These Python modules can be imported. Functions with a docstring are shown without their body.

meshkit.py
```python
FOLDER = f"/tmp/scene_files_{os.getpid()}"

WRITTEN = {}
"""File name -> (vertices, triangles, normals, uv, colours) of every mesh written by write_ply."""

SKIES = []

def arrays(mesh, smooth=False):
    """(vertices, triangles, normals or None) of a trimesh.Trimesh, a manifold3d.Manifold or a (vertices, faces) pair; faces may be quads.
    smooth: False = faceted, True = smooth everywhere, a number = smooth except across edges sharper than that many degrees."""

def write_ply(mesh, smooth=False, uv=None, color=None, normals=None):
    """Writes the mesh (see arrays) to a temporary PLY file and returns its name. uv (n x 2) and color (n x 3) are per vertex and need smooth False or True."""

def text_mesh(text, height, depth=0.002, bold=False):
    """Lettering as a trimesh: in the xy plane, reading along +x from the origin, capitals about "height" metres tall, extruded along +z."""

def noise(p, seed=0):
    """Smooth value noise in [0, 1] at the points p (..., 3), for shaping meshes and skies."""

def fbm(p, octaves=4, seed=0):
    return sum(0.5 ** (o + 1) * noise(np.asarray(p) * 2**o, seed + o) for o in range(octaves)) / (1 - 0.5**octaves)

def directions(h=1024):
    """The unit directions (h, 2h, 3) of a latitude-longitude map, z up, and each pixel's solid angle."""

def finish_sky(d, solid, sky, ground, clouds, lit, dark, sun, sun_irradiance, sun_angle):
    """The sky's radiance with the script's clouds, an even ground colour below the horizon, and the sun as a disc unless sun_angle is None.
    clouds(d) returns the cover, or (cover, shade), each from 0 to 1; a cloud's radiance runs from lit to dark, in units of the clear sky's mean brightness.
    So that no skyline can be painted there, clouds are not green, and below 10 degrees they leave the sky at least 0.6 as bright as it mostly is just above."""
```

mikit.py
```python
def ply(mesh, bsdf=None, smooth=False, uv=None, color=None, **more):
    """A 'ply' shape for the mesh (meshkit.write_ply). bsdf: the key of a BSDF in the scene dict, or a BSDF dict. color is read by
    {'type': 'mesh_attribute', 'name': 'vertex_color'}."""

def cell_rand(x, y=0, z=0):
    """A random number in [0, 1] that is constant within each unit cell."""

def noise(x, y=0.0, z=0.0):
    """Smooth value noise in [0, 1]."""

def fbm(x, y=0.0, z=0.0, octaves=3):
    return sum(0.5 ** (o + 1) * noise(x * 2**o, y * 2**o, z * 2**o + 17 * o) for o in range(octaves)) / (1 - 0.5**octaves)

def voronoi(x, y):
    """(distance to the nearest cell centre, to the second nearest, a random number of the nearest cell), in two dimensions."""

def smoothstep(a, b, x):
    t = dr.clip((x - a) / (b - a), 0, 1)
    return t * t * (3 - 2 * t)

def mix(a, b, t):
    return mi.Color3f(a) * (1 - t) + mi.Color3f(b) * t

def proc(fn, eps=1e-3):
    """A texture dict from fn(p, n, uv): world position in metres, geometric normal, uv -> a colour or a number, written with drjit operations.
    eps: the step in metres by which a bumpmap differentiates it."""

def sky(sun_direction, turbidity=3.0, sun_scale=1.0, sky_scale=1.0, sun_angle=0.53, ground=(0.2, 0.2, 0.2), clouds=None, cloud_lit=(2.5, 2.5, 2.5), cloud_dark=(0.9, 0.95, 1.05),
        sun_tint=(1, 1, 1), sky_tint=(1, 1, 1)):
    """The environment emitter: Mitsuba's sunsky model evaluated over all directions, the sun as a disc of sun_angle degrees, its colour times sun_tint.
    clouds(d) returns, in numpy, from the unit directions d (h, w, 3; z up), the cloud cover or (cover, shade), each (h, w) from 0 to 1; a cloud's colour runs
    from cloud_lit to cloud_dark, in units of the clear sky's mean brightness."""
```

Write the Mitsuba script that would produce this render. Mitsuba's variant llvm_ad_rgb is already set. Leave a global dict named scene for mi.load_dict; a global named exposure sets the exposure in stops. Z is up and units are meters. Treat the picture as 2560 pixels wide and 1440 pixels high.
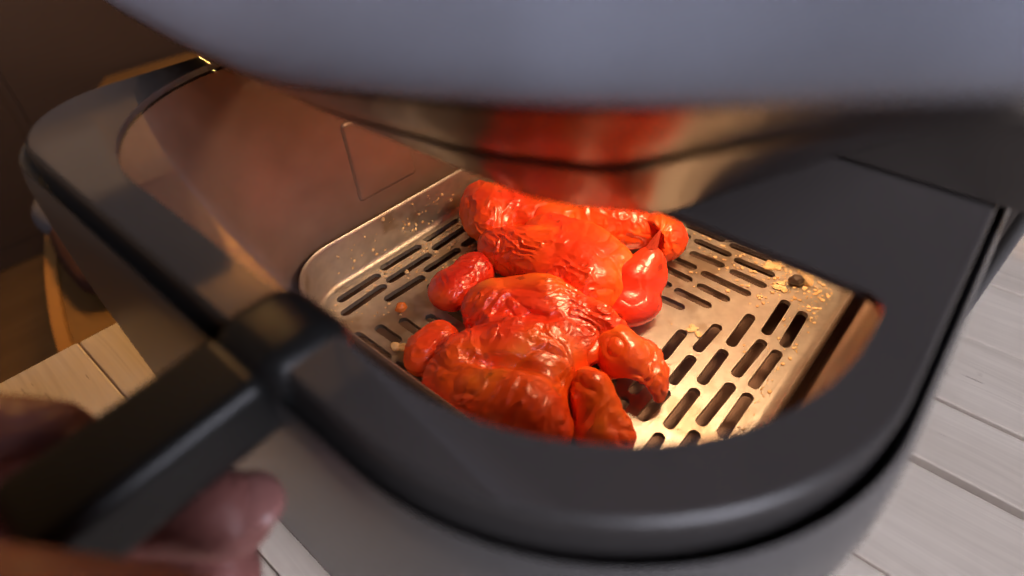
import math, random
import numpy as np, trimesh, drjit as dr, mitsuba as mi, mikit, meshkit, manifold3d as m3
from shapely.geometry import Polygon, LineString, Point, box
from shapely import affinity

S = 0.2                      # one plate unit in metres: the crisper plate is one unit wide, its top is z = 0
T = mi.ScalarTransform4f
scene, labels = {}, {}
rng = random.Random(7)
nrng = np.random.default_rng(7)

# ------------------------------------------------------------------ camera
CAM = np.array([0.94, 0.58, 1.0]) * S
FWD = np.array([-0.56502316, -0.48895285, -0.66458554])
UPV = np.array([-0.50918295, -0.42715876, 0.74717342])
scene['camera'] = {'type': 'thinlens', 'fov': 80.94, 'fov_axis': 'x', 'near_clip': 0.005, 'far_clip': 30.0,
                   'aperture_radius': 0.0018, 'focus_distance': 1.44 * S,
                   'to_world': T().look_at(origin=CAM.tolist(), target=(CAM + FWD).tolist(), up=UPV.tolist())}
exposure = 1.0
# ------------------------------------------------------------------ lights: oven lamp, daylight window, warm room lamp
OVEN_LAMP = (34.0, 21.4, 11.4)
WINDOW_LIGHT = (9.0, 9.1, 10.6)
WALL_LAMP = (200.0, 112.0, 38.0)
ROOM_LAMP = (56.0, 28.0, 7.5)


# ------------------------------------------------------------------ helpers
def numbered(key):
    if key not in scene and not any(k.startswith(key + '__') for k in scene):
        return key
    n = 1
    while f'{key}_{n:03d}' in scene or any(k.startswith(f'{key}_{n:03d}__') for k in scene):
        n += 1
    return f'{key}_{n:03d}'


def thing(name, label, category, group=None):
    key = numbered(name)
    labels[key] = {'label': label, 'category': category}
    if group:
        labels[key]['group'] = group
    return key


def add(name, mesh, bsdf, parent=None, smooth=False, scaled=True, color=None, **more):
    """One entry; mesh in plate units."""
    if hasattr(mesh, 'to_mesh'):
        v, f, _ = meshkit.arrays(mesh)
        mesh = trimesh.Trimesh(v, f, process=False)
    if isinstance(mesh, tuple):
        mesh = trimesh.Trimesh(np.asarray(mesh[0], float), meshkit.arrays(mesh)[1], process=False)
    mesh = mesh.copy()
    if scaled:
        mesh.vertices = np.asarray(mesh.vertices) * S
    key = numbered(f'{parent}__{name}' if parent else name)
    scene[key] = mikit.ply(mesh, bsdf, smooth=smooth, color=color, **more)
    return key


def mf(mesh):
    return m3.Manifold(m3.Mesh(np.asarray(mesh.vertices, np.float32), np.asarray(mesh.faces, np.uint32)))


def rbox(lo, hi, r, n=12):
    """A box with rounded edges: hull of eight spheres."""
    lo, hi = np.asarray(lo, float) + r, np.asarray(hi, float) - r
    s = m3.Manifold.sphere(r, n)
    return m3.Manifold.batch_hull([s.translate([x, y, z]) for x in (lo[0], hi[0]) for y in (lo[1], hi[1]) for z in (lo[2], hi[2])])


def cbox(lo, hi):
    b = trimesh.creation.box(bounds=[lo, hi])
    return b


def ring(xmin, xmax, hw, r_front, r_back=None, n=20, m=12, r_left=None):
    """Rounded rectangle, counter-clockwise, fixed number of points; front is +x."""
    rb = r_front if r_back is None else r_back
    rl = r_front if r_left is None else r_left
    pts = []
    for cx, cy, r, a0 in ((xmax - r_front, hw - r_front, r_front, 0), (xmin + rb, hw - rb, rb, 90), (xmin + rb, -hw + rb, rb, 180), (xmax - rl, -hw + rl, rl, 270)):
        for k in range(n + 1):
            a = math.radians(a0 + 90 * k / n)
            pts.append((cx + r * math.cos(a), cy + r * math.sin(a)))
    pts = np.array(pts)
    out = []
    for i in range(len(pts)):      # extra points on the straights
        out.append(pts[i])
        j = (i + 1) % len(pts)
        if (i + 1) % (n + 1) == 0:
            for k in range(1, m):
                out.append(pts[i] + (pts[j] - pts[i]) * k / m)
    return np.array(out)


def loft(levels, caps=(False, False), flip=False):
    """levels: list of (outline n x 2, z)."""
    n = len(levels[0][0])
    v = np.vstack([np.column_stack([o, np.full(n, z)]) if np.ndim(z) == 0 else np.column_stack([o, z]) for o, z in levels])
    f = []
    for i in range(len(levels) - 1):
        for j in range(n):
            k = (j + 1) % n
            f += [(i * n + j, i * n + k, (i + 1) * n + k), (i * n + j, (i + 1) * n + k, (i + 1) * n + j)]
    for which, base, order in ((0, 0, -1), (1, (len(levels) - 1) * n, 1)):
        if caps[which]:
            c = len(v)
            v = np.vstack([v, v[base:base + n].mean(0)])
            for j in range(n):
                k = (j + 1) % n
                f.append((base + j, base + k, c) if order == 1 else (base + k, base + j, c))
    f = np.array(f)
    return trimesh.Trimesh(v, f[:, ::-1] if flip else f, process=False)


def grid_mesh(P, closed=False):
    """P: (a, b, 3) grid of points."""
    a, b = P.shape[:2]
    i, j = np.meshgrid(np.arange(a - 1), np.arange(b if closed else b - 1), indexing='ij')
    k = (j + 1) % b
    q = np.stack([i * b + j, i * b + k, (i + 1) * b + k, (i + 1) * b + j], -1).reshape(-1, 4)
    return trimesh.Trimesh(P.reshape(-1, 3), np.vstack([q[:, [0, 1, 2]], q[:, [0, 2, 3]]]), process=False)


# ------------------------------------------------------------------ materials
def bsdf(name, d, two=True):
    scene[name] = {'type': 'twosided', 'bsdf': d} if two else d
    return name


def rgb(*c):
    return {'type': 'rgb', 'value': list(c)}


P_ = lambda base, rough, spec=0.5, metal=0.0, **k: {'type': 'principled', 'base_color': base, 'roughness': rough, 'specular': spec, 'metallic': metal, **k}


def plate_col(p, n, uv):
    g = mikit.fbm(p.x * 260, p.y * 260, p.z * 260, 3)
    st = mikit.smoothstep(0.55, 0.75, mikit.fbm(p.x * 55 + 3, p.y * 55, p.z * 55, 4))
    c = mikit.mix((0.46, 0.42, 0.38), (0.58, 0.535, 0.48), g)
    return mikit.mix(c, (0.30, 0.21, 0.12), st * 0.6)


def plate_rough(p, n, uv):
    return 0.36 + 0.16 * mikit.fbm(p.x * 400, p.y * 400, p.z * 400, 3)


def plate_bump(p, n, uv):
    return mikit.fbm(p.x * 1500, p.y * 1500, p.z * 1500, 2) * 0.00006


bsdf('plate_metal', {'type': 'bumpmap', 'arbitrary': mikit.proc(plate_bump, 2e-4), 'scale': 1.0,
                     'nested': P_(mikit.proc(plate_col), mikit.proc(plate_rough), 0.5, 0.86)})


def basket_col(p, n, uv):
    g = mikit.fbm(p.x * 90, p.y * 90, p.z * 90, 4)
    d = mikit.smoothstep(0.6, 0.8, mikit.fbm(p.x * 30 + 9, p.y * 30, p.z * 30, 3))
    return mikit.mix(mikit.mix((0.22, 0.14, 0.105), (0.28, 0.185, 0.145), g), (0.15, 0.08, 0.045), d * 0.5)


bsdf('basket_metal', P_(mikit.proc(basket_col), 0.34, 0.5, 0.35))
bsdf('dark_metal', P_(rgb(0.10, 0.085, 0.075), 0.45, 0.5, 0.4))
def grey_bump(p, n, uv):
    return mikit.fbm(p.x * 2500, p.y * 2500, p.z * 2500, 2) * 0.00004


bsdf('grey_plastic', {'type': 'bumpmap', 'arbitrary': mikit.proc(grey_bump, 1e-4), 'scale': 1.0, 'nested': P_(rgb(0.062, 0.060, 0.060), 0.36, 0.45)})
bsdf('rim_plastic', P_(rgb(0.054, 0.047, 0.045), 0.06, 1.0))
bsdf('rim_edge', P_(rgb(0.034, 0.031, 0.030), 0.36, 0.4))


scene['smoked_glass'] = {'type': 'thindielectric', 'int_ior': 1.5, 'specular_transmittance': rgb(0.95, 0.92, 0.90)}
bsdf('black_plastic', P_(rgb(0.009, 0.009, 0.009), 0.38, 0.3))
bsdf('matte_black', P_(rgb(0.010, 0.009, 0.009), 0.55, 0.4))
bsdf('lip_gloss', P_(rgb(0.055, 0.035, 0.032), 0.19, 0.5, 0.85))
bsdf('shell_plastic', P_(rgb(0.34, 0.365, 0.44), 0.42, 0.4))


def plank_fn(c0, c1, ang=0.0, seed=0.0, knots=True):
    def fn(p, n, uv):
        x, y = p.y + seed * 3.1, p.x + seed * 1.7
        w = mikit.fbm(x * 5, y * 30, seed, 3)
        g = mikit.fbm(x * 8, y * 420 + w * 16, seed, 4)
        f = mikit.fbm(x * 60, y * 1500, seed + 2, 2)
        b = mikit.fbm(x * 2.5, y * 45 + w * 4, 5 + seed, 3)
        c = mikit.mix(c0, c1, dr.clip(0.62 + 0.75 * (g - 0.5) + 0.9 * (b - 0.5) + 0.25 * (f - 0.5), 0, 1))
        k = mikit.smoothstep(0.90, 0.95, mikit.noise(x * 60, y * 420, seed + 8))
        return mikit.mix(c, (0.25, 0.18, 0.13), k * 0.6)
    return fn


for i in range(3):
    bsdf(f'plank_wood_{i}', P_(mikit.proc(plank_fn((0.45, 0.375, 0.30), (0.64, 0.555, 0.465), 0, i * 1.37 + 0.2)), 0.5, 0.35))
bsdf('gap_wood', P_(rgb(0.30, 0.22, 0.15), 0.7, 0.2))


def floor_col(p, n, uv):
    g = mikit.fbm(p.x * 3, p.y * 24, 0, 4)
    return mikit.mix((0.10, 0.055, 0.025), (0.17, 0.10, 0.045), g)


bsdf('floor_wood', P_(mikit.proc(floor_col), 0.4, 0.4))


def pepper_bump(p, n, uv):
    w = mikit.fbm(p.x * 160, p.y * 160, p.z * 160, 2)
    r = 1.0 - dr.abs(2.0 * mikit.noise(p.x * 420 + 3 * w, p.y * 420 + 3 * w, p.z * 420) - 1.0)
    return (r * r * 0.00010 + mikit.noise(p.x * 1500, p.y * 1500, p.z * 1500) * 0.00002)


bsdf('pepper_skin', {'type': 'bumpmap', 'arbitrary': mikit.proc(pepper_bump, 2e-4), 'scale': 1.0,
                     'nested': P_({'type': 'mesh_attribute', 'name': 'vertex_color'}, 0.31, 0.6, 0.0, clearcoat=1.0, clearcoat_gloss=0.92)})


def crumb_col(p, n, uv):
    return mikit.mix((0.62, 0.38, 0.15), (0.84, 0.68, 0.42), mikit.fbm(p.x * 300, p.y * 300, p.z * 300, 2))


bsdf('crumb_crust', P_(mikit.proc(crumb_col), 0.6, 0.3))
bsdf('burnt_crust', P_(rgb(0.05, 0.035, 0.03), 0.4, 0.5))
bsdf('tip_skin', P_(rgb(0.55, 0.06, 0.03), 0.4, 0.5))
bsdf('seed_skin', P_(rgb(0.62, 0.16, 0.03), 0.3, 0.5))


def skin_col(p, n, uv):
    g = mikit.fbm(p.x * 70, p.y * 70, p.z * 70, 4)
    return mikit.mix((0.21, 0.078, 0.066), (0.29, 0.115, 0.10), g)


def skin_bump(p, n, uv):
    w = mikit.fbm(p.x * 120, p.y * 120, p.z * 120, 2)
    c = 1.0 - dr.abs(2.0 * mikit.noise(p.x * 260 + 4 * w, p.y * 260 + 4 * w, p.z * 260) - 1.0)
    return mikit.fbm(p.x * 900, p.y * 900, p.z * 900, 3) * 0.00025 - c * c * c * 0.00045


bsdf('skin', {'type': 'bumpmap', 'arbitrary': mikit.proc(skin_bump, 2e-4), 'scale': 1.0, 'nested': P_(mikit.proc(skin_col), 0.5, 0.4)})
bsdf('nail', P_(rgb(0.31, 0.135, 0.12), 0.3, 0.5))
bsdf('wall_paint', P_(rgb(0.30, 0.19, 0.09), 0.8, 0.2))
bsdf('pale_paint', P_(rgb(0.62, 0.56, 0.46), 0.6, 0.3))
bsdf('beige_board', P_(rgb(0.36, 0.27, 0.17), 0.7, 0.2))
bsdf('dark_wood', P_(rgb(0.045, 0.025, 0.015), 0.5, 0.4))
bsdf('orange_wood', P_(rgb(0.30, 0.15, 0.045), 0.45, 0.4))


def seat_col(p, n, uv):
    g = mikit.fbm(p.x * 7, p.y * 7, p.z * 7, 4)
    return mikit.mix((0.10, 0.05, 0.018), (0.21, 0.115, 0.04), g)


bsdf('seat_wood', P_(mikit.proc(seat_col), 0.5, 0.4))
bsdf('slipper_cloth', P_(rgb(0.06, 0.028, 0.024), 0.8, 0.2))
bsdf('sock_cloth', P_(rgb(0.12, 0.115, 0.13), 0.85, 0.2))
bsdf('lamp_white', P_(rgb(0.7, 0.68, 0.62), 0.6, 0.3))

# ------------------------------------------------------------------ the setting: floor, walls
FLOOR_Z = -4.0
scene['floor'] = mikit.ply(trimesh.Trimesh(np.array([[-30, -30, FLOOR_Z], [30, -30, FLOOR_Z], [30, 30, FLOOR_Z], [-30, 30, FLOOR_Z]]) * S, [[0, 1, 2], [0, 2, 3]], process=False), 'floor_wood')
labels['floor'] = {'label': 'dark brown wooden kitchen floor below the table', 'kind': 'structure', 'category': 'floor'}

# ------------------------------------------------------------------ table of pale planks, grain along x
table = thing('wooden_table', 'pale wooden table of planks under the air fryer', 'table')
TZ = -0.25
xs = [-3.2, -2.55, -1.95, -1.40, -1.10, -0.80, -0.505, -0.275, 0.05, 0.32, 0.60, 0.855, 1.12, 1.40, 1.70, 2.0, 2.3]
gap = {-0.275: 0.013, -0.505: 0.0045}
xs = [x for x in xs if x < 1.8]
for i in range(len(xs) - 1):
    lo, hi = xs[i] + gap.get(xs[i], 0.0012), xs[i + 1] - gap.get(xs[i + 1], 0.0012)
    add('plank', rbox((lo, -1.145, TZ - 0.12), (hi, 2.6, TZ - (0.0 if i % 2 else 0.003)), 0.006, 6), f'plank_wood_{i % 3}', table, smooth=35)
add('apron', cbox((-3.1, -1.05, TZ - 0.5), (1.62, 2.5, TZ - 0.125)), 'gap_wood', table)
for x, y in ((-2.9, -0.85), (1.4, -0.85), (-2.9, 2.2), (1.4, 2.2)):
    add('leg', cbox((x - 0.15, y - 0.15, FLOOR_Z), (x + 0.15, y + 0.15, TZ - 0.51)), 'gap_wood', table)

# ------------------------------------------------------------------ air fryer housing
fryer = thing('air_fryer', 'large grey air fryer housing with glossy black lower lip above the drawer', 'air fryer')

# the lower edge of the shell and the lip, as curves over the width (y): (x, z)
ys = np.array([-0.86, -0.55, -0.125, 0.165, 0.32, 0.413, 0.483, 0.545, 0.60, 0.74])
shell_x = np.array([0.510, 0.578, 0.617, 0.633, 0.636, 0.630, 0.626, 0.625, 0.618, 0.55])
shell_z = np.array([0.67, 0.695, 0.72, 0.78, 0.817, 0.84, 0.86, 0.88, 0.895, 0.915])
lip_x = np.array([0.43, 0.447, 0.46, 0.45, 0.40, 0.37, 0.40, 0.46, 0.50, 0.46])
lip_z = np.array([0.585, 0.587, 0.59, 0.59, 0.60, 0.66, 0.73, 0.80, 0.845, 0.88])
from scipy.interpolate import PchipInterpolator
yy = np.linspace(-0.86, 0.74, 90)
sx, sz, lx, lz = (PchipInterpolator(ys, a)(yy) for a in (shell_x, shell_z, lip_x, lip_z))
front = np.column_stack([yy])


def curve_mix(tx, tz, off=0.0):
    """points between the lip (0) and the shell edge (1), pushed outwards by off"""
    x, z = lx + (sx - lx) * tx, lz + (sz - lz) * tz
    n = np.column_stack([sz - lz, np.zeros_like(lx), lx - sx])
    n /= np.linalg.norm(n, axis=1, keepdims=True)
    return np.column_stack([x, yy, z]) + n * off


rows = [curve_mix(0, 0, -0.06), curve_mix(-0.03, -0.01, -0.012), curve_mix(0, 0)] + [curve_mix(0.02 + 0.52 * t, 0.02 + 0.50 * t, 0.002 * math.sin(math.pi * t)) for t in np.linspace(0, 1, 10)] + [curve_mix(0.545, 0.535), curve_mix(0.53, 0.545, -0.02)]
add('lip', grid_mesh(np.array(rows)), 'lip_gloss', fryer, smooth=50)
rows = [curve_mix(0.53, 0.54, -0.03), curve_mix(0.555, 0.555, -0.006)] + [curve_mix(0.57 + 0.41 * t, 0.57 + 0.40 * t, 0.002 * math.sin(math.pi * t)) for t in np.linspace(0, 1, 9)] + [curve_mix(0.97, 0.99, -0.02)]
add('lip_band', grid_mesh(np.array(rows)), 'lip_gloss', fryer, smooth=50)

# the shell: rounded lower edge, rising and leaning back, sides and back closed
prof = [(-0.10, -0.02), (-0.03, -0.012), (0.0, 0.0), (0.012, 0.016), (0.014, 0.04), (0.006, 0.10), (-0.045, 0.20), (-0.13, 0.36), (-0.22, 0.52), (-0.31, 0.68), (-0.39, 0.82), (-0.44, 0.93), (-0.65, 0.98)]
outline = []
for y, x, z in zip(yy, sx, sz):
    outline.append((x, y, z))
side_r = [(0.38, 0.81, 0.915), (0.15, 0.84, 0.90), (-0.05, 0.85, 0.87), (-0.5, 0.85, 0.85), (-1.1, 0.82, 0.82), (-1.35, 0.6, 0.78), (-1.4, 0.2, 0.75), (-1.4, -0.3, 0.70), (-1.35, -0.7, 0.68), (-1.1, -0.90, 0.675), (-0.5, -0.94, 0.675), (0.0, -0.94, 0.675), (0.3, -0.93, 0.675), (0.44, -0.91, 0.675)]
outline = np.array(outline + side_r)
cen = np.array([-0.45, -0.06])
dirs = outline[:, :2] - cen
dirs /= np.linalg.norm(dirs, axis=1, keepdims=True)
rows = []
for off, h in prof:
    zz = outline[:, 2] + h * (1.62 - outline[:, 2]) / (0.985)
    zz = np.where(h < 0.06, outline[:, 2] + h, zz)
    rows.append(np.column_stack([outline[:, :2] + dirs * off, zz]))
rows.append(np.column_stack([np.repeat(cen[None], len(outline), 0) + dirs * 0.02, np.full(len(outline), 1.625)]))
add('shell', grid_mesh(np.array(rows), closed=True), 'shell_plastic', fryer, smooth=60)

# cavity over the drawer: side walls, back wall and ceiling, black steel
cav = [cbox((-1.25, 0.672, -0.19), (-0.30, 0.685, 1.10)), cbox((-0.30, 0.70, 0.62), (0.036, 0.735, 1.10)), cbox((0.04, 0.19, 0.577), (0.075, 0.82, 0.93)), cbox((-0.1, 0.19, 0.577), (0.038, 0.21, 0.93)), cbox((-1.25, -0.79, -0.19), (0.34, -0.755, 1.10)), cbox((-1.29, -0.79, -0.19), (-1.252, 0.735, 1.10)), cbox((-1.25, -0.753, 0.86), (0.36, 0.698, 0.90))]
add('cavity', trimesh.util.concatenate(cav), 'dark_metal', fryer)
add('base', rbox((-1.35, -0.88, -0.235), (-0.35, 0.70, -0.195), 0.015), 'matte_black', fryer, smooth=35)
add('side_panel', rbox((-1.33, 0.687, -0.19), (-0.34, 0.715, 0.80), 0.012), 'grey_plastic', fryer, smooth=35)
add('side_panel', rbox((-1.33, -0.90, -0.19), (0.30, -0.80, 0.64), 0.02), 'matte_black', fryer, smooth=35)
lens = trimesh.creation.cylinder(0.14, 0.012, sections=64).apply_translation([-0.22, 0.24, 0.834])
lamp_key = add('oven_lamp', lens, 'lamp_white', fryer, smooth=40)
scene[lamp_key]['emitter'] = {'type': 'area', 'radiance': rgb(*OVEN_LAMP)}
add('lamp_ring', trimesh.creation.annulus(0.145, 0.18, 0.03, sections=64).apply_translation([-0.22, 0.24, 0.843]), 'dark_metal', fryer, smooth=40)

# ------------------------------------------------------------------ drawer
drawer = thing('basket_drawer', 'dark grey drawer with a wide glossy rim pulled out of the air fryer', 'drawer')
# inner basket (brown non-stick steel), open on top
inner = [(ring(-0.52, 0.505, 0.515, 0.15), -0.105), (ring(-0.525, 0.515, 0.52, 0.16), -0.09), (ring(-0.535, 0.53, 0.53, 0.19), 0.0), (ring(-0.55, 0.585, 0.545, 0.24), 0.2), (ring(-0.57, 0.655, 0.56, 0.28), 0.36), (ring(-0.59, 0.72, 0.572, 0.31), 0.50), (ring(-0.60, 0.742, 0.58, 0.325), 0.555)]
# finer levels
lev = []
for (o0, z0), (o1, z1) in zip(inner[:-1], inner[1:]):
    for t in np.linspace(0, 1, 6)[:-1]:
        lev.append((o0 + (o1 - o0) * t, z0 + (z1 - z0) * t))
lev.append(inner[-1])
basket = loft(lev, (True, False), flip=True)
v = np.array(basket.vertices)


def emboss(v, x0, x1, z0, z1, side, depth):
    """a pressed rectangle in a long side wall"""
    m = (np.sign(v[:, 1]) == side) & (np.abs(v[:, 1]) > 0.5) & (v[:, 2] > -0.08)
    e = lambda a, lo, hi: np.clip(np.minimum(a - lo, hi - a) / 0.02, 0, 1)
    v[:, 1] += np.where(m, -side * depth * e(v[:, 0], x0, x1) * e(v[:, 2], z0, z1), 0)


add('basket', basket, 'basket_metal', drawer, smooth=60)
for x0 in (-0.40, 0.03):    # pressed fields in the far side wall, a little proud of it
    pan = rbox((x0, -0.572, 0.155), (x0 + 0.20, -0.539, 0.37), 0.016)
    pan = pan.translate([0, 0, 0])
    vv, ff, _ = meshkit.arrays(pan)
    vv[:, 1] -= (vv[:, 2] - 0.2) * 0.095
    add('pressed_field', (vv, ff), 'basket_metal', drawer, smooth=40)

# rim: from the basket mouth over the top to the seam
mouth = Polygon(ring(-0.605, 0.741, 0.580, 0.325))
mouth = mouth.difference(box(-0.02, 0.215, 0.337, 0.70))
mouth = mouth.buffer(-0.03, quad_segs=12).buffer(0.05, quad_segs=12).buffer(-0.02, quad_segs=12)
cover = Polygon(ring(-0.645, 0.797, 0.627, 0.352, r_left=0.17)).difference(mouth)
add('rim', trimesh.creation.extrude_polygon(cover, 0.012, engine='earcut').apply_translation([0, 0, 0.560]), 'rim_plastic', drawer, smooth=30)
skirt = [(ring(-0.645, 0.7965, 0.6265, 0.3515, r_left=0.17), 0.5715), (ring(-0.645, 0.800, 0.630, 0.352, r_left=0.17), 0.5695), (ring(-0.645, 0.803, 0.633, 0.352, r_left=0.17), 0.564), (ring(-0.645, 0.804, 0.634, 0.352, r_left=0.17), 0.50)]
add('rim_skirt', loft(skirt, flip=True), 'rim_edge', drawer, smooth=60)
glass = mouth.buffer(0.004).intersection(box(0.30, -0.7, 0.9, 0.7))
gq = trimesh.creation.triangulate_polygon(glass, engine='earcut')
add('window_pane', trimesh.Trimesh(np.column_stack([gq[0], np.full(len(gq[0]), 0.566)]), gq[1], process=False), 'smoked_glass', drawer)
add('seam', loft([(ring(-0.645, 0.802, 0.632, 0.352, r_left=0.17), 0.503), (ring(-0.66, 0.814, 0.644, 0.355, r_left=0.17), 0.500)]), 'matte_black', drawer, smooth=60)
body_lv = [(ring(-0.66, 0.813, 0.642, 0.352, r_left=0.17), 0.492), (ring(-0.662, 0.815, 0.643, 0.354, r_left=0.17), 0.536), (ring(-0.664, 0.818, 0.646, 0.357, r_left=0.17), 0.543), (ring(-0.667, 0.822, 0.652, 0.36, r_left=0.17), 0.522), (ring(-0.668, 0.824, 0.657, 0.36, r_left=0.17), 0.50), (ring(-0.668, 0.825, 0.662, 0.36, r_left=0.17), 0.43),
           (ring(-0.668, 0.823, 0.656, 0.36, r_left=0.17), 0.28), (ring(-0.66, 0.815, 0.642, 0.35, r_left=0.17), 0.10), (ring(-0.655, 0.806, 0.63, 0.34, r_left=0.17), -0.08), (ring(-0.645, 0.797, 0.62, 0.33, r_left=0.17), -0.17), (ring(-0.62, 0.78, 0.60, 0.30, r_left=0.17), -0.215)]
add('outer_body', loft(body_lv, (False, True), flip=False), 'grey_plastic', drawer, smooth=60)

# handle: bar, neck over the rim, lower fin
hl = rbox((0.0, -0.05, -0.04), (0.22, 0.05, 0.04), 0.018, 16)
hl = hl.rotate([0, 5, 0]).translate([0.81, 0.125, 0.533])
add('handle', hl, 'black_plastic', drawer, smooth=40)
br = rbox((0.718, 0.066, 0.510), (0.826, 0.188, 0.584), 0.034, 20)
add('handle_bracket', br, 'black_plastic', drawer, smooth=40)

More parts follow.
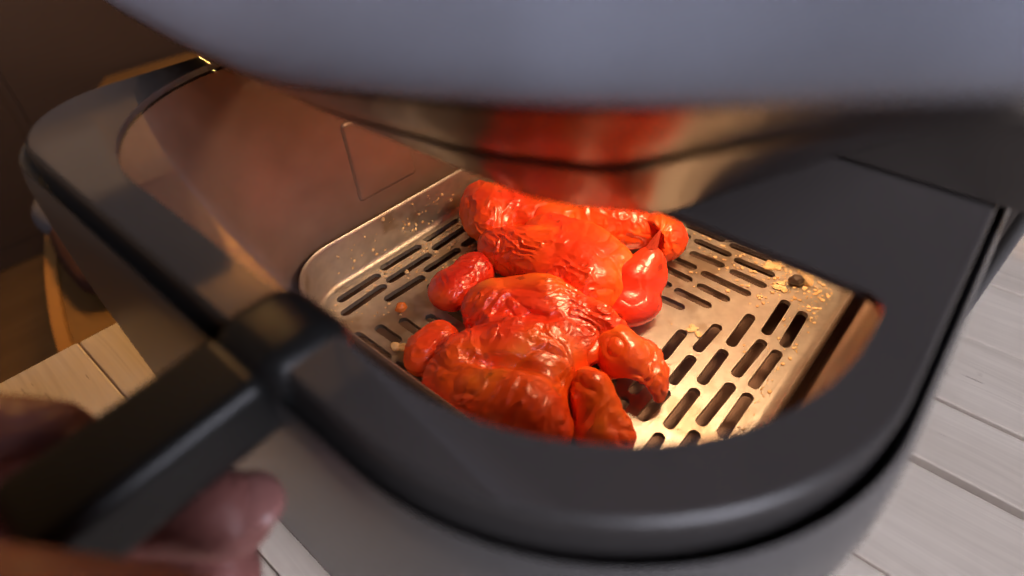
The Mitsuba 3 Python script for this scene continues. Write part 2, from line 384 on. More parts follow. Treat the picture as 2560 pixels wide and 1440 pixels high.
# ------------------------------------------------------------------ crisper plate
plate = thing('crisper_plate', 'slotted grey metal crisper plate with upturned edge, greasy and dotted with crumbs', 'crisper plate')
slots = [((-0.294, 0.388), (-0.173, 0.393)), ((-0.281, 0.435), (-0.162, 0.440)), ((-0.192, 0.344), (-0.087, 0.347)), ((-0.042, 0.246), (0.047, 0.249)), ((-0.111, 0.299), (-0.024, 0.297)), ((-0.13, 0.399), (-0.011, 0.395)), ((-0.121, 0.438), (-0.005, 0.436)),
         ((-0.046, 0.346), (0.055, 0.348)), ((0.016, 0.30), (0.095, 0.301)), ((0.136, 0.304), (0.217, 0.301)), ((0.033, 0.40), (0.152, 0.396)), ((0.035, 0.44), (0.15, 0.44)), ((0.095, 0.35), (0.20, 0.35)), ((0.19, 0.40), (0.31, 0.40)), ((0.19, 0.44), (0.31, 0.44)), ((0.24, 0.35), (0.33, 0.35)), ((0.085, 0.25), (0.17, 0.25)), ((0.06, 0.20), (0.14, 0.20)), ((0.18, 0.2), (0.26, 0.2)), ((0.21, 0.25), (0.29, 0.25)), ((0.15, 0.15), (0.22, 0.15)),
         ((-0.434, 0.059), (-0.432, 0.153)), ((-0.427, 0.194), (-0.431, 0.293)), ((-0.383, 0.111), (-0.382, 0.195)), ((-0.375, 0.231), (-0.376, 0.316)), ((-0.326, 0.128), (-0.329, 0.201)), ((-0.323, 0.243), (-0.322, 0.317)), ((-0.225, 0.101), (-0.223, 0.164)), ((-0.219, 0.205), (-0.216, 0.269)), ((-0.117, 0.155), (-0.119, 0.199)),
         ((-0.274, 0.085), (-0.274, 0.15)), ((-0.270, 0.19), (-0.268, 0.30)), ((-0.17, 0.085), (-0.17, 0.135)), ((-0.167, 0.17), (-0.166, 0.245)), ((-0.432, -0.09), (-0.432, 0.02)), ((-0.383, -0.01), (-0.383, 0.075)), ((-0.327, 0.02), (-0.327, 0.09)), ((-0.432, -0.24), (-0.432, -0.13)), ((-0.383, -0.14), (-0.383, -0.05)), ((-0.12, 0.07), (-0.12, 0.12)),
         ((0.085, -0.466), (-0.025, -0.470)), ((0.097, -0.421), (-0.026, -0.423)), ((0.243, -0.463), (0.129, -0.460)), ((0.265, -0.413), (0.137, -0.412)), ((0.174, -0.37), (0.071, -0.368)), ((0.391, -0.45), (0.281, -0.451)), ((0.414, -0.404), (0.298, -0.407)), ((0.314, -0.363), (0.212, -0.358)),
         ((-0.065, -0.468), (-0.18, -0.468)), ((-0.065, -0.42), (-0.18, -0.42)), ((0.035, -0.37), (-0.08, -0.37)), ((-0.22, -0.468), (-0.34, -0.468)), ((-0.22, -0.42), (-0.31, -0.42)), ((-0.12, -0.37), (-0.23, -0.37)), ((0.13, -0.32), (0.03, -0.32)), ((0.0, -0.32), (-0.1, -0.32)), ((0.215, -0.315), (0.165, -0.315)),
         ((0.345, -0.275), (0.347, -0.216)), ((0.246, -0.212), (0.246, -0.164)), ((0.396, -0.300), (0.396, -0.242)), ((0.296, -0.235), (0.296, -0.18)), ((0.445, -0.32), (0.445, -0.22)), ((0.396, -0.20), (0.396, -0.10)), ((0.445, -0.18), (0.445, -0.08)), ((0.345, -0.17), (0.345, -0.08)), ((0.445, -0.04), (0.445, 0.06)), ((0.396, -0.06), (0.396, 0.04)), ((0.296, -0.14), (0.296, -0.06)), ((0.246, -0.12), (0.246, -0.04)),
         ((0.445, 0.10), (0.445, 0.20)), ((0.396, 0.08), (0.396, 0.16)), ((0.345, -0.04), (0.345, 0.05))]
holes = []
for a, b in slots:
    h = LineString([a, b]).buffer(0.0125, quad_segs=5)
    if all(h.distance(o) > 0.008 for o in holes):
        holes.append(h)
base_ring = Polygon(ring(-0.475, 0.475, 0.475, 0.115, n=12, m=4))
for h in holes:
    base_ring = base_ring.difference(h)
base_ring = affinity.translate(base_ring, 0, 0)
pl = trimesh.creation.extrude_polygon(base_ring, 0.012, engine='earcut').apply_translation([0, 0, -0.012])
add('grille', pl, 'plate_metal', plate, smooth=30)
fl = [(ring(-0.4745, 0.4745, 0.4745, 0.1145, n=12, m=8), 0.0005)]
for t in np.linspace(0, 1, 7):      # soft bend, then the wall
    a = t * math.pi / 2 * 0.93
    r = 0.022
    o = r * math.sin(a)
    fl.append((ring(-0.4745 - o, 0.4745 + o, 0.4745 + o, 0.1145 + o, n=12, m=8), 0.0005 + r * (1 - math.cos(a))))
for o, z in ((0.0245, 0.06), (0.028, 0.112), (0.030, 0.119), (0.034, 0.122), (0.038, 0.119), (0.040, 0.110), (0.036, 0.0), (0.0, -0.0125)):
    fl.append((ring(-0.4745 - o, 0.4745 + o, 0.4745 + o, 0.1145 + o, n=12, m=8), z))
add('flange', loft(fl, flip=True), 'plate_metal', plate, smooth=50)

# ------------------------------------------------------------------ peppers
def blob(ells, cuts=(), k=0.028, edge=0.0095, zmin=0.004):
    """Smooth union of ellipsoids (cx, cy, cz, angle, semi-length, semi-width, semi-height) minus cuts."""
    def prep(e):
        cx, cy, cz, a, l, w, h = e[:7]
        tilt = math.radians(e[7]) if len(e) > 7 else 0.0
        cz, h = cz * 0.84, h * 0.86
        return (cx, cy, cz, math.cos(math.radians(a)), math.sin(math.radians(a)), l, w, h, math.cos(tilt), math.sin(tilt))
    E, K = [prep(e) for e in ells], [prep(e) for e in cuts]

    def sd(x, y, z, e):
        cx, cy, cz, c, s, l, w, h, ct, st = e
        dx, dy, dz = x - cx, y - cy, z - cz
        u, t = c * dx + s * dy, -s * dx + c * dy
        u, dz = ct * u + st * dz, -st * u + ct * dz
        a, b, d = u / l, t / w, dz / h
        k0 = math.sqrt(a * a + b * b + d * d) + 1e-9
        k1 = math.sqrt((a / l) ** 2 + (b / w) ** 2 + (d / h) ** 2) + 1e-9
        return k0 * (k0 - 1) / k1

    def f(x, y, z):
        d = 9.0
        for e in E:
            q = sd(x, y, z, e)
            hh = max(k - abs(d - q), 0.0) / k
            d = min(d, q) - hh * hh * k * 0.25
        for e in K:
            q = -sd(x, y, z, e)
            kk = 0.012
            hh = max(kk - abs(d - q), 0.0) / kk
            d = max(d, q) + hh * hh * kk * 0.25
        q = zmin - z
        kk = 0.03
        hh = max(kk - abs(d - q), 0.0) / kk
        d = max(d, q) + hh * hh * kk * 0.25
        return -d
    A = np.array([[e[0], e[1], e[2]] for e in ells])
    R = np.array([max(e[4], e[5]) + 0.03 for e in ells])
    lo, hi = (A - R[:, None]).min(0), (A + R[:, None]).max(0)
    lo[2], hi[2] = -0.01, max(e[2] + e[6] for e in ells) + 0.04
    m = m3.Manifold.level_set(f, [*lo, *hi], edge)
    v, fa, _ = meshkit.arrays(m.refine(3))
    t = trimesh.Trimesh(v, fa, process=False)
    t = max(t.split(only_watertight=False), key=lambda c: len(c.faces))
    trimesh.smoothing.filter_taubin(t, iterations=10)
    return t


def ridged(p, seed):
    return 1 - np.abs(2 * meshkit.noise(p, seed) - 1)


def wrinkle(t, seed, axis_deg, amp=0.007):
    """Shrivelled skin: cross ripples on some patches, crumpled ridges on others, large dents."""
    v, n = np.array(t.vertices), np.array(t.vertex_normals)
    a = math.radians(axis_deg)
    u, w = v[:, 0] * math.cos(a) + v[:, 1] * math.sin(a), -v[:, 0] * math.sin(a) + v[:, 1] * math.cos(a)
    q = np.column_stack([u, w, v[:, 2]])
    warp = np.column_stack([meshkit.fbm(q * 9 + s, 3, seed) for s in (0, 11, 23)]) - 0.5
    rip = ridged(np.column_stack([q[:, 0] * 60, q[:, 1] * 9, q[:, 2] * 9]) + warp * 5, seed + 1) ** 1.5
    cr = ridged(q * np.array([18, 27, 22]) + warp * 9, seed + 2) ** 2.2 + 0.5 * ridged(q * np.array([40, 52, 44]) + warp * 12, seed + 3) ** 2.2
    m = np.clip((meshkit.fbm(q * 6 + 5, 2, seed + 5) - 0.50) * 9, 0, 1)
    m2 = np.clip((meshkit.fbm(q * 7 + 31, 2, seed + 6) - 0.44) * 8, 0, 1) * (1 - 0.7 * m)
    fold = ridged(q * np.array([6.5, 9, 7]) + warp * 3, seed + 9) ** 4
    fine = ridged(q * 95 + warp * 16, seed + 11) ** 2
    d = (meshkit.fbm(q * 10, 2, seed + 7) - 0.5) * 3.0 - fold * 0.7 + m * (rip - 0.4) * 0.7 + m2 * (cr - 0.45) * 0.75 + (0.05 + 0.12 * m2) * (fine - 0.4)
    up = np.clip(v[:, 2] / 0.05, 0.15, 1)
    t.vertices = v + n * (d * amp * up)[:, None]
    return d


RED, ORANGE, DEEP, AMBER = np.array([0.90, 0.050, 0.012]), np.array([0.92, 0.135, 0.010]), np.array([0.55, 0.016, 0.010]), np.array([0.95, 0.24, 0.02])


def pepper_color(t, seed, orange=0.5, deep=0.0):
    q = np.array(t.vertices)
    a = np.clip((meshkit.fbm(q * 7 + 3, 3, seed) - 0.5) * 3.2 + orange, 0, 1)[:, None]
    b = np.clip((meshkit.fbm(q * 13 + 9, 3, seed + 4) - 0.62) * 6, 0, 1)[:, None]
    d = np.clip((meshkit.fbm(q * 9 + 17, 3, seed + 8) - 0.62) * 4 + deep, 0, 1)[:, None]
    c = RED * (1 - a) + ORANGE * a
    c = c * (1 - b * a) + AMBER * b * a
    c = c * (1 - d) + DEEP * d
    ch = np.clip((meshkit.fbm(q * 34 + 41, 3, seed + 12) - 0.74) * 14, 0, 1)[:, None] * 0.5
    c = c * (1 - ch) + np.array([0.10, 0.012, 0.008]) * ch
    return c


def pepper(name, ells, parent=None, cuts=(), seed=1, axis=100, orange=0.5, deep=0.0, amp=0.007, k=0.028, **kw):
    t = blob(ells, cuts, k, **kw)
    wrinkle(t, seed, axis, amp)
    return add(name, t, 'pepper_skin', parent, smooth=True, color=pepper_color(t, seed, orange, deep))


fp = thing('roasted_pepper', 'big orange-red roasted pepper half lying nearest the front rim', 'pepper')
pepper('body', [(0.232, -0.079, 0.08, 169, 0.075, 0.075, 0.095), (0.171, -0.007, 0.085, 100, 0.105, 0.082, 0.1), (0.235, 0.055, 0.075, 112, 0.13, 0.09, 0.085), (0.365, 0.07, 0.075, 118, 0.12, 0.10, 0.085), (0.135, 0.108, 0.08, 93, 0.090, 0.050, 0.08), (0.291, 0.038, 0.085, 127, 0.105, 0.1, 0.085), (0.283, 0.119, 0.075, 93, 0.055, 0.06, 0.07), (0.420, -0.000, 0.07, 142, 0.08, 0.075, 0.08), (0.424, 0.127, 0.08, 114, 0.125, 0.085, 0.1), (0.383, -0.032, 0.08, 156, 0.062, 0.06, 0.075)],
       fp, [(0.222, 0.185, 0.0, 150, 0.05, 0.04, 0.08), (0.262, -0.01, 0.20, 118, 0.12, 0.02, 0.055), (0.372, 0.075, 0.19, 118, 0.13, 0.02, 0.05)], 11, 110, 0.50, k=0.032)
pepper('flap', [(0.156, 0.190, 0.08, 156, 0.048, 0.052, 0.06), (0.145, 0.243, 0.06, 57, 0.062, 0.050, 0.055), (0.170, 0.285, 0.045, 75, 0.035, 0.03, 0.05), (0.165, 0.214, 0.06, 135, 0.036, 0.05, 0.055)], fp, [(0.205, 0.262, 0.02, 119, 0.05, 0.05, 0.055)], 21, 98, 0.6, k=0.03, amp=0.0085)
pepper('flap', [(0.280, 0.210, 0.07, 150, 0.038, 0.055, 0.07), (0.319, 0.272, 0.03, 125, 0.062, 0.05, 0.06), (0.299, 0.240, 0.05, 130, 0.044, 0.055, 0.072)], fp, [(0.245, 0.305, 0.02, 125, 0.05, 0.03, 0.05)], 31, 87, 0.65, k=0.03, amp=0.0085)
pepper('lobe', [(0.397, -0.124, 0.05, 184, 0.064, 0.05, 0.055), (0.352, -0.125, 0.055, 161, 0.033, 0.04, 0.05)], fp, [], 41, 179, 0.1, 0.15, k=0.03, amp=0.005)

mp = thing('roasted_pepper', 'red roasted pepper half with crumpled shiny skin in the middle of the plate', 'pepper')
pepper('body', [(0.042, -0.171, 0.08, 108, 0.115, 0.062, 0.085), (0.015, -0.051, 0.085, 95, 0.165, 0.085, 0.1), (-0.061, -0.054, 0.10, 92, 0.165, 0.062, 0.085), (0.050, 0.028, 0.07, 106, 0.082, 0.085, 0.09)],
       mp, [], 51, 96, 0.40, 0.0, k=0.04)
pepper('curled_end', [(-0.003, 0.118, 0.05, 143, 0.080, 0.062, 0.058), (-0.062, 0.105, 0.08, 171, 0.078, 0.055, 0.075), (-0.102, 0.110, 0.09, 186, 0.045, 0.045, 0.08)], mp, [], 61, 160, -0.35, 0.15, amp=0.0035, k=0.02)
labels[mp + '__curled_end'] = {'label': 'dark red curled end with a pointed tip'}
add('tip', m3.Manifold.batch_hull([m3.Manifold.sphere(0.014, 12).translate([-0.105, 0.105, 0.135]), m3.Manifold.sphere(0.003, 8).translate([-0.128, 0.108, 0.178])]), 'tip_skin', mp, smooth=40)

bp = thing('roasted_pepper', 'red roasted pepper half at the back, partly hidden by the fryer lip', 'pepper')
pepper('body', [(-0.039, -0.352, 0.08, 59, 0.115, 0.075, 0.09), (-0.071, -0.292, 0.08, 154, 0.05, 0.06, 0.08), (-0.199, -0.107, 0.075, 115, 0.18, 0.07, 0.085), (-0.187, -0.286, 0.09, 109, 0.146, 0.1, 0.1), (-0.12, -0.24, 0.075, 100, 0.12, 0.08, 0.085)], bp, [], 71, 112, 0.45, k=0.02)
pepper('curled_end', [(-0.255, 0.056, 0.075, 158, 0.070, 0.070, 0.075)], bp, [(-0.200, 0.040, 0.085, 120, 0.05, 0.05, 0.055)], 81, 90, 0.2, 0.2, amp=0.006)

sp = thing('roasted_pepper_tip', 'small dark red pepper tip left of the pepper halves', 'pepper')
pepper('body', [(0.225, -0.227, 0.05, 159, 0.058, 0.06, 0.06), (0.146, -0.230, 0.05, 159, 0.052, 0.052, 0.06)], sp, [(0.215, -0.155, 0.0, 159, 0.05, 0.03, 0.045)], 91, 172, -0.3, 0.3, amp=0.004, k=0.04)

# ------------------------------------------------------------------ crumbs
def crumb_mesh(x, y, z, r, flat=0.6, sub=2, seed=0):
    t = trimesh.creation.icosphere(sub, 1.0)
    v = np.array(t.vertices)
    v *= (0.75 + 0.5 * meshkit.fbm(v * 1.6 + seed * 3.7, 2, seed))[:, None]
    a = seed * 2.1
    s = np.array([1.0, 0.65 + 0.35 * ((seed * 37) % 10) / 10, flat])
    v = v * s * r
    v = np.column_stack([v[:, 0] * math.cos(a) - v[:, 1] * math.sin(a), v[:, 0] * math.sin(a) + v[:, 1] * math.cos(a), v[:, 2]])
    t.vertices = v + [x, y, z]
    return t


def crumb(name, label, x, y, z, r, mat, flat=0.6, cat='crumb', n=1):
    parts = [crumb_mesh(x + (rng.uniform(-1, 1) * r if n > 1 else 0), y + (rng.uniform(-1, 1) * r if n > 1 else 0), z, r * (1 if n == 1 else rng.uniform(0.4, 0.8)), flat, 3, 11 + i + int(1000 * x)) for i in range(n)]
    key = add(name, trimesh.util.concatenate(parts), mat, None, smooth=True)
    labels[key] = {'label': label, 'category': cat}


crumb('pepper_seed', 'round orange pepper seed alone on the plate left of the peppers', 0.324, -0.305, 0.012, 0.014, 'seed_skin', 0.95, 'seed')
crumb('fried_crumb', 'golden crumb at the front left edge of the plate beside the pepper lobe', 0.425, -0.205, 0.012, 0.020, 'crumb_crust', 0.7, n=3)
crumb('burnt_crumb', 'black burnt crumb in the far right corner of the plate', -0.375, 0.379, 0.015, 0.018, 'burnt_crust', 0.8)
crumb('fried_crumb', 'pale crumb leaning against the black burnt crumb', -0.392, 0.402, 0.016, 0.015, 'crumb_crust', 0.9)
crumb('fried_crumb', 'flat yellow flake beside the slots at the far right of the plate', -0.406, 0.310, 0.003, 0.018, 'crumb_crust', 0.25, n=8)
crumb('fried_crumb', 'flat yellow flake nearest the far right edge of the plate', -0.461, 0.300, 0.003, 0.016, 'crumb_crust', 0.25, n=6)
crumb('fried_crumb', 'flat yellow flake just in front of the burnt crumb', -0.345, 0.355, 0.003, 0.015, 'crumb_crust', 0.25, n=6)
crumb('fried_crumb', 'small yellow flake between two slots right of the peppers', -0.064, 0.266, 0.003, 0.012, 'crumb_crust', 0.25, n=5)
crumb('fried_crumb', 'orange crumb cluster in the back left corner of the plate', -0.10, -0.445, 0.006, 0.034, 'crumb_crust', 0.35, n=14)
crumb('fried_crumb', 'small crumb on the bridge between slots at the left of the plate', 0.228, -0.392, 0.005, 0.011, 'crumb_crust', 0.6, n=2)
specks = []
free = Polygon(ring(-0.47, 0.47, 0.47, 0.11, n=6, m=2))
hole_union = holes
def clear(x, y):
    p = Point(x, y)
    return all(h.distance(p) > 0.004 for h in hole_union)
n = 0
while n < 620:
    zone = rng.random()
    if zone < 0.45:
        x, y = rng.gauss(0.05, 0.22), -0.47 + abs(rng.gauss(0, 0.07))
    elif zone < 0.8:
        x, y = -0.44 + abs(rng.gauss(0, 0.09)), rng.gauss(0.33, 0.13)
    elif zone < 0.9:
        x, y = rng.uniform(-0.4, 0.3), 0.455 + rng.gauss(0, 0.015)
    else:
        x, y = rng.uniform(-0.45, 0.46), rng.uniform(-0.46, 0.46)
    if not free.contains(Point(x, y)) or not clear(x, y):
        continue
    r = 0.0020 + 0.0042 * rng.random() ** 2.5
    specks.append(crumb_mesh(x, y, r * 0.3, r, 0.55, 1, n))
    n += 1
for i in range(170):        # on the flange wall at the left
    x, z = rng.gauss(0.02, 0.2), abs(rng.gauss(0.03, 0.04)) + 0.01
    if z < 0.11 and -0.36 < x < 0.36:
        r = 0.0018 + 0.005 * rng.random() ** 3
        specks.append(crumb_mesh(x, -0.4985 - 0.035 * z, z, r, 0.9, 1, 900 + i))
scene['crumbs'] = None
del scene['crumbs']
add('crumbs', trimesh.util.concatenate(specks), 'crumb_crust', None, smooth=True)
labels['crumbs'] = {'label': 'tiny golden crumbs scattered over the crisper plate and its edge', 'kind': 'stuff', 'category': 'crumbs'}

# ------------------------------------------------------------------ hand on the handle
def chain(pts):
    """pts: (x, y, z, r) joints; hull of neighbouring spheres."""
    ss = [m3.Manifold.sphere(p[3], 20).translate(list(p[:3])) for p in pts]
    return [m3.Manifold.batch_hull([a, b]) for a, b in zip(ss[:-1], ss[1:])]


HX = 0.0
bones = []
bones += chain([(1.62, -0.32, 0.06, 0.150), (1.46, -0.20, 0.18, 0.135), (1.34, -0.09, 0.30, 0.13)])               # forearm, wrist
bones.append(m3.Manifold.batch_hull([m3.Manifold.sphere(r, 20).translate([x, y, z]) for x, y, z, r in ((1.44, -0.18, 0.22, 0.12), (1.18, -0.09, 0.46, 0.07), (1.11, -0.09, 0.39, 0.07), (1.10, -0.08, 0.28, 0.065), (1.14, -0.05, 0.18, 0.06), (1.32, 0.06, 0.36, 0.10))]))
bones += chain([(1.15, -0.09, 0.48, 0.058), (1.05, -0.06, 0.505, 0.054), (0.985, -0.02, 0.47, 0.048), (0.97, 0.03, 0.42, 0.044)])   # index along the far side
bones += chain([(1.10, -0.08, 0.37, 0.058), (1.00, -0.03, 0.38, 0.053), (0.945, 0.08, 0.40, 0.048), (0.90, 0.165, 0.43, 0.045)])   # middle under the bar, tip comes out
bones += chain([(1.08, -0.07, 0.26, 0.055), (0.99, -0.02, 0.28, 0.051), (0.955, 0.08, 0.30, 0.046), (0.935, 0.15, 0.33, 0.042)])
bones += chain([(1.12, -0.04, 0.17, 0.050), (1.04, 0.01, 0.18, 0.045), (1.01, 0.09, 0.20, 0.040), (0.99, 0.14, 0.23, 0.036)])
bones += chain([(1.34, 0.06, 0.38, 0.105), (1.20, 0.12, 0.50, 0.088), (1.085, 0.21, 0.565, 0.074), (1.00, 0.33, 0.575, 0.064), (0.975, 0.40, 0.57, 0.058)])     # thumb round the bar's end
hand = m3.Manifold.batch_boolean(bones, m3.OpType.Add)
right = chain([(2.06, 1.46, 1.25, 0.17), (1.42, 1.08, 1.0, 0.125)])
right.append(m3.Manifold.batch_hull([m3.Manifold.sphere(r, 16).translate([x, y, z]) for x, y, z, r in ((1.44, 1.08, 1.0, 0.11), (1.26, 0.98, 0.98, 0.07), (1.24, 0.82, 0.84, 0.06), (1.34, 0.86, 1.08, 0.06))]))
for k in range(4):      # fingers closed on the phone's lower edge
    o = np.array([0.055, -0.062, 0.0]) * k
    right += chain([tuple(np.array([1.22, 0.93, 0.93]) + o * 0.8) + (0.05,), tuple(np.array([1.19, 0.85, 0.82]) + o) + (0.046,), tuple(np.array([1.13, 0.80, 0.79]) + o) + (0.042,)])
right += chain([(1.30, 0.92, 1.04, 0.055), (1.26, 0.80, 1.06, 0.05), (1.22, 0.70, 1.04, 0.044)])
bones = [hand] + right + chain([(2.2, -0.80, 1.05, 0.19), (1.62, -0.32, 0.40, 0.15), (1.34, -0.09, 0.30, 0.13)])
bones += chain([(2.2, -0.80, 1.05, 0.15), (2.62, -0.80, 2.6, 0.15), (2.62, 0.1, 3.0, 0.2), (2.62, 1.0, 2.6, 0.15), (2.1, 1.48, 1.27, 0.15)]) + chain([(2.62, 0.1, 3.05, 0.26), (2.42, 0.15, 3.45, 0.24)])
head = m3.Manifold.sphere(1.0, 40).scale([0.46, 0.37, 0.55]).translate([2.26, 0.2, 3.85])
nose = m3.Manifold.batch_hull([m3.Manifold.sphere(0.07, 12).translate([1.80, 0.2, 3.72]), m3.Manifold.sphere(0.05, 12).translate([1.84, 0.2, 3.95])])
ears = [m3.Manifold.sphere(1.0, 12).scale([0.09, 0.04, 0.15]).translate([2.32, 0.2 + q * 0.37, 3.82]) for q in (-1, 1)]
hand = m3.Manifold.batch_boolean(bones + [head, nose] + ears, m3.OpType.Add)
hand = hand.refine_to_length(0.03)
hv, hf, _ = meshkit.arrays(hand)
hm = trimesh.Trimesh(hv, hf, process=True)
trimesh.smoothing.filter_taubin(hm, iterations=12)
person = thing('person', 'bare hand reaching in and gripping the black drawer handle', 'person')
add('body', hm, 'skin', person, smooth=True)
cl = [m3.Manifold.batch_hull([m3.Manifold.sphere(r, 20).translate([x, y, z]) for x, y, z, r in ((2.62, -0.75, 2.65, 0.28), (2.62, 0.95, 2.65, 0.28), (2.7, 0.1, 2.9, 0.3), (3.15, -0.55, 0.9, 0.36), (3.15, 0.75, 0.9, 0.36))])]
cl += chain([(2.62, -0.82, 2.6, 0.28), (2.3, -0.85, 1.15, 0.23), (1.95, -0.60, 0.78, 0.20)]) + chain([(2.62, 1.02, 2.6, 0.28), (2.12, 1.50, 1.28, 0.23), (1.75, 1.28, 1.13, 0.18)])
cl = m3.Manifold.batch_boolean(cl, m3.OpType.Add).refine_to_length(0.06)
v_, f_, _ = meshkit.arrays(cl)
t_ = trimesh.Trimesh(v_, f_, process=True)
trimesh.smoothing.filter_taubin(t_, iterations=14)
add('sweater', t_, 'slipper_cloth', person, smooth=True)
lg = []
for q in (-0.45, 0.65):
    lg += chain([(3.15, q, 0.75, 0.42), (3.1, q, -1.7, 0.30), (3.25, q, -3.75, 0.22)])
lg = m3.Manifold.batch_boolean(lg, m3.OpType.Add)
add('trousers', lg, 'matte_black', person, smooth=40)
for q in (-0.45, 0.65):
    add('shoe', m3.Manifold.batch_hull([m3.Manifold.sphere(0.2, 16).translate([3.3, q, -3.8]), m3.Manifold.sphere(0.18, 16).translate([2.5, q, -3.82])]), 'matte_black', person, smooth=40)
hair = m3.Manifold.sphere(1.0, 32).scale([0.49, 0.41, 0.58]).translate([2.32, 0.2, 3.93]) - m3.Manifold.cube([0.6, 1.0, 0.9], True).translate([1.72, 0.2, 3.65]) - m3.Manifold.cube([1.2, 1.2, 0.6], True).translate([2.3, 0.2, 3.3])
add('hair', hair, 'dark_wood', person, smooth=40)
phone = thing('phone', 'dark phone held over the drawer, taking the picture', 'phone')
xc, yc = np.array([-0.6492161, 0.76056592, -0.00761186]), np.array([0.50918295, 0.42715876, -0.74717342])
slab = rbox((-0.66, -0.06, -0.062), (0.10, 0.31, -0.022), 0.018, 12)
sv, sf, _ = meshkit.arrays(slab)
sv = np.array([0.94, 0.58, 1.0]) + sv[:, :1] * xc + sv[:, 1:2] * yc + sv[:, 2:] * FWD
add('case', (sv, sf), 'matte_black', phone, smooth=40)
nl = trimesh.creation.icosphere(3, 1.0)
nl.apply_scale([0.03, 0.036, 0.016])
nl.apply_translation([0.878, 0.182, 0.447])
add('nail', nl, 'nail', person, smooth=True)

# ------------------------------------------------------------------ things beyond the table at the left
bench = thing('wooden_bench', 'brown wooden bench seat with an orange bowed edge beyond the table', 'bench')
from scipy.interpolate import CubicSpline
_t = np.array([-8.3, -7.3, -5.99, -4.2, -3.3])
arc = [(float(CubicSpline(_t, [-1.35, -0.65, 0.02, 0.70, 0.90])(y)), float(y)) for y in np.linspace(-8.3, -3.3, 40)]
seat = Polygon(arc + [(0.9, -2.9), (-3.6, -2.9), (-3.6, -8.3)])
inner_seat = seat.buffer(-0.085)
BZ = -2.0
add('seat', trimesh.creation.extrude_polygon(inner_seat, 0.15, engine='earcut').apply_translation([0, 0, BZ - 0.17]), 'seat_wood', bench, smooth=30)
add('edge', trimesh.creation.extrude_polygon(seat.difference(inner_seat.buffer(0.004)).intersection(box(-0.75, -7.6, 2, -2.8)), 0.19, engine='earcut').apply_translation([0, 0, BZ - 0.18]), 'orange_wood', bench, smooth=30)
for x, y in ((0.4, -3.4), (-3.3, -3.4), (-0.9, -7.8), (-3.3, -7.8)):
    add('leg', cbox((x - 0.12, y - 0.12, FLOOR_Z), (x + 0.12, y + 0.12, BZ - 0.19)), 'orange_wood', bench)
slip = thing('slipper', 'dark brown slipper with a pale grey opening lying on the bench', 'slipper')
pa, pb = np.array([0.18, -4.92]), np.array([0.30, -3.85])
def on(t):
    q = pa + (pb - pa) * t
    return q
sole = m3.Manifold.batch_hull([m3.Manifold.sphere(0.22, 24).scale([1, 1, 0.75]).translate([*on(0.12), BZ + 0.15]), m3.Manifold.sphere(0.25, 24).scale([1, 1, 0.75]).translate([*on(0.6), BZ + 0.17]), m3.Manifold.sphere(0.23, 24).scale([1, 1, 0.7]).translate([*on(0.9), BZ + 0.15])])
add('upper', sole, 'slipper_cloth', slip, smooth=True)
add('lining', m3.Manifold.sphere(0.26, 24).scale([1, 1.15, 0.8]).translate([*on(0.1), BZ + 0.24]), 'sock_cloth', slip, smooth=True)

# ------------------------------------------------------------------ room: wall, window, lamp (mostly outside the frame; they light the place and are mirrored)
wall = thing('kitchen_wall', 'brown kitchen wall behind the bench', 'wall')
add('plaster', cbox((-14, -9.3, FLOOR_Z), (9, -9.0, 12.0)), 'wall_paint', wall)
pic = thing('wall_picture', 'dark picture on the kitchen wall, mirrored in the drawer rim', 'picture')
add('frame', rbox((-2.2, -8.99, 5.05), (-0.5, -8.9, 7.2), 0.02), 'matte_black', pic, smooth=40)
brd = thing('notice_board', 'pale board on the kitchen wall under the dark picture', 'board')
add('panel', rbox((-1.2, -8.99, 3.95), (-0.4, -8.92, 4.9), 0.02), 'beige_board', brd, smooth=40)
cab = thing('dark_cabinet', 'dark wooden cabinet standing against the kitchen wall', 'cabinet')
add('body', rbox((-5.0, -8.98, FLOOR_Z), (2.0, -8.4, 3.6), 0.03), 'dark_wood', cab, smooth=40)
for k in range(3):
    add('door', rbox((-4.9 + 2.3 * k, -8.41, FLOOR_Z + 0.3), (-2.7 + 2.3 * k, -8.36, 3.5), 0.02), 'dark_wood', cab, smooth=40)
win = thing('window', 'bright daylight window in the room behind the fryer at the right', 'window')
ww, wh = 5.6, 5.6
wc = np.array([2.5, 9.0, 6.4])
zdir = np.array([-0.3, -0.95, 0.0]) / np.linalg.norm([-0.3, -0.95, 0.0])
xdir = np.array([-zdir[1], zdir[0], 0.0])


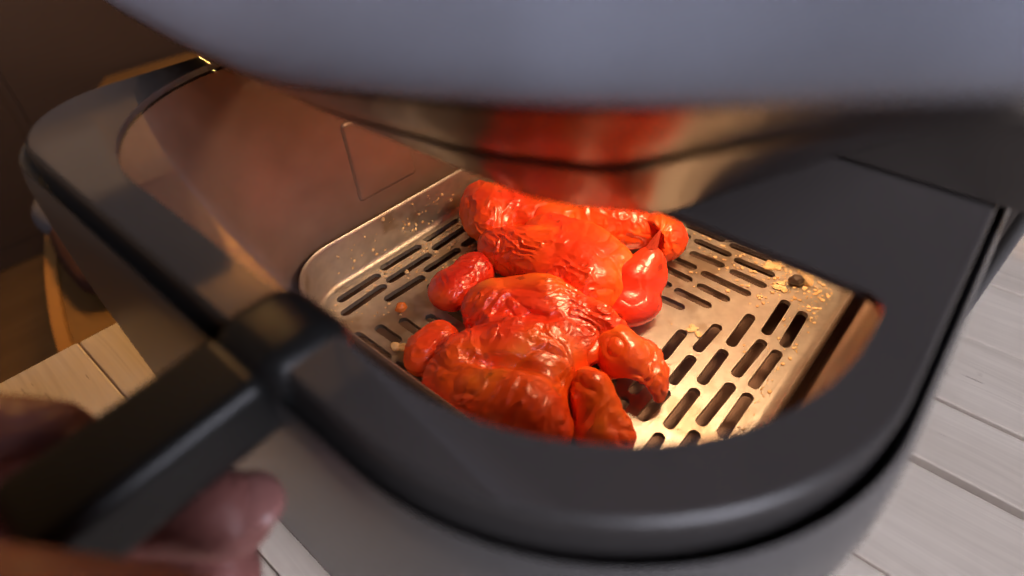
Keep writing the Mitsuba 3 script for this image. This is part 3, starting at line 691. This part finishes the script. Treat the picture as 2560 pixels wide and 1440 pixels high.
def wbox(a0, a1, d0, d1, z0, z1):
    b = cbox((a0, d0, z0), (a1, d1, z1))
    v = np.array(b.vertices)
    b.vertices = wc + v[:, :1] * xdir + v[:, 1:2] * zdir + v[:, 2:] * np.array([0, 0, 1.0])
    return b


q = np.array([wc + xdir * a + np.array([0, 0, b]) for a, b in ((-ww / 2, -wh / 2), (ww / 2, -wh / 2), (ww / 2, wh / 2), (-ww / 2, wh / 2))])
fq = np.array([[0, 1, 2], [0, 2, 3]])
if np.dot(np.cross(q[1] - q[0], q[2] - q[0]), zdir) < 0:
    fq = fq[:, ::-1]
kq = add('pane', trimesh.Trimesh(q, fq, process=False), 'lamp_white', win)
scene[kq]['emitter'] = {'type': 'area', 'radiance': rgb(*WINDOW_LIGHT)}
for a in ((-ww / 2 - 0.3, -ww / 2, -0.2, 0.1, -wh / 2 - 0.3, wh / 2 + 0.3), (ww / 2, ww / 2 + 0.3, -0.2, 0.1, -wh / 2 - 0.3, wh / 2 + 0.3), (-ww / 2, ww / 2, -0.2, 0.1, wh / 2, wh / 2 + 0.3), (-ww / 2, ww / 2, -0.2, 0.1, -wh / 2 - 0.3, -wh / 2), (-0.12, 0.12, 0.01, 0.1, -wh / 2, wh / 2)):
    add('frame', wbox(*a), 'pale_paint', win)
lamp = thing('pendant_lamp', 'warm pendant lamp over the far side of the table', 'lamp')
wl = thing('wall_lamp', 'warm round lamp on the kitchen wall, mirrored as amber light in the drawer front', 'lamp')
kw = add('globe', trimesh.creation.icosphere(3, 0.22).apply_translation([-3.4, -8.4, 7.0]), 'lamp_white', wl, smooth=True)
scene[kw]['emitter'] = {'type': 'area', 'radiance': rgb(*WALL_LAMP)}
add('bracket', cbox((-3.45, -9.0, 6.95), (-3.35, -8.6, 7.05)), 'matte_black', wl)
kl = add('globe', trimesh.creation.icosphere(3, 0.3).apply_translation([-1.2, -3.8, 1.5]), 'lamp_white', lamp, smooth=True)
scene[kl]['emitter'] = {'type': 'area', 'radiance': rgb(*ROOM_LAMP)}
add('cord', trimesh.creation.cylinder(0.03, 7.0, sections=12).apply_translation([-1.2, -3.8, 5.29]), 'matte_black', lamp)
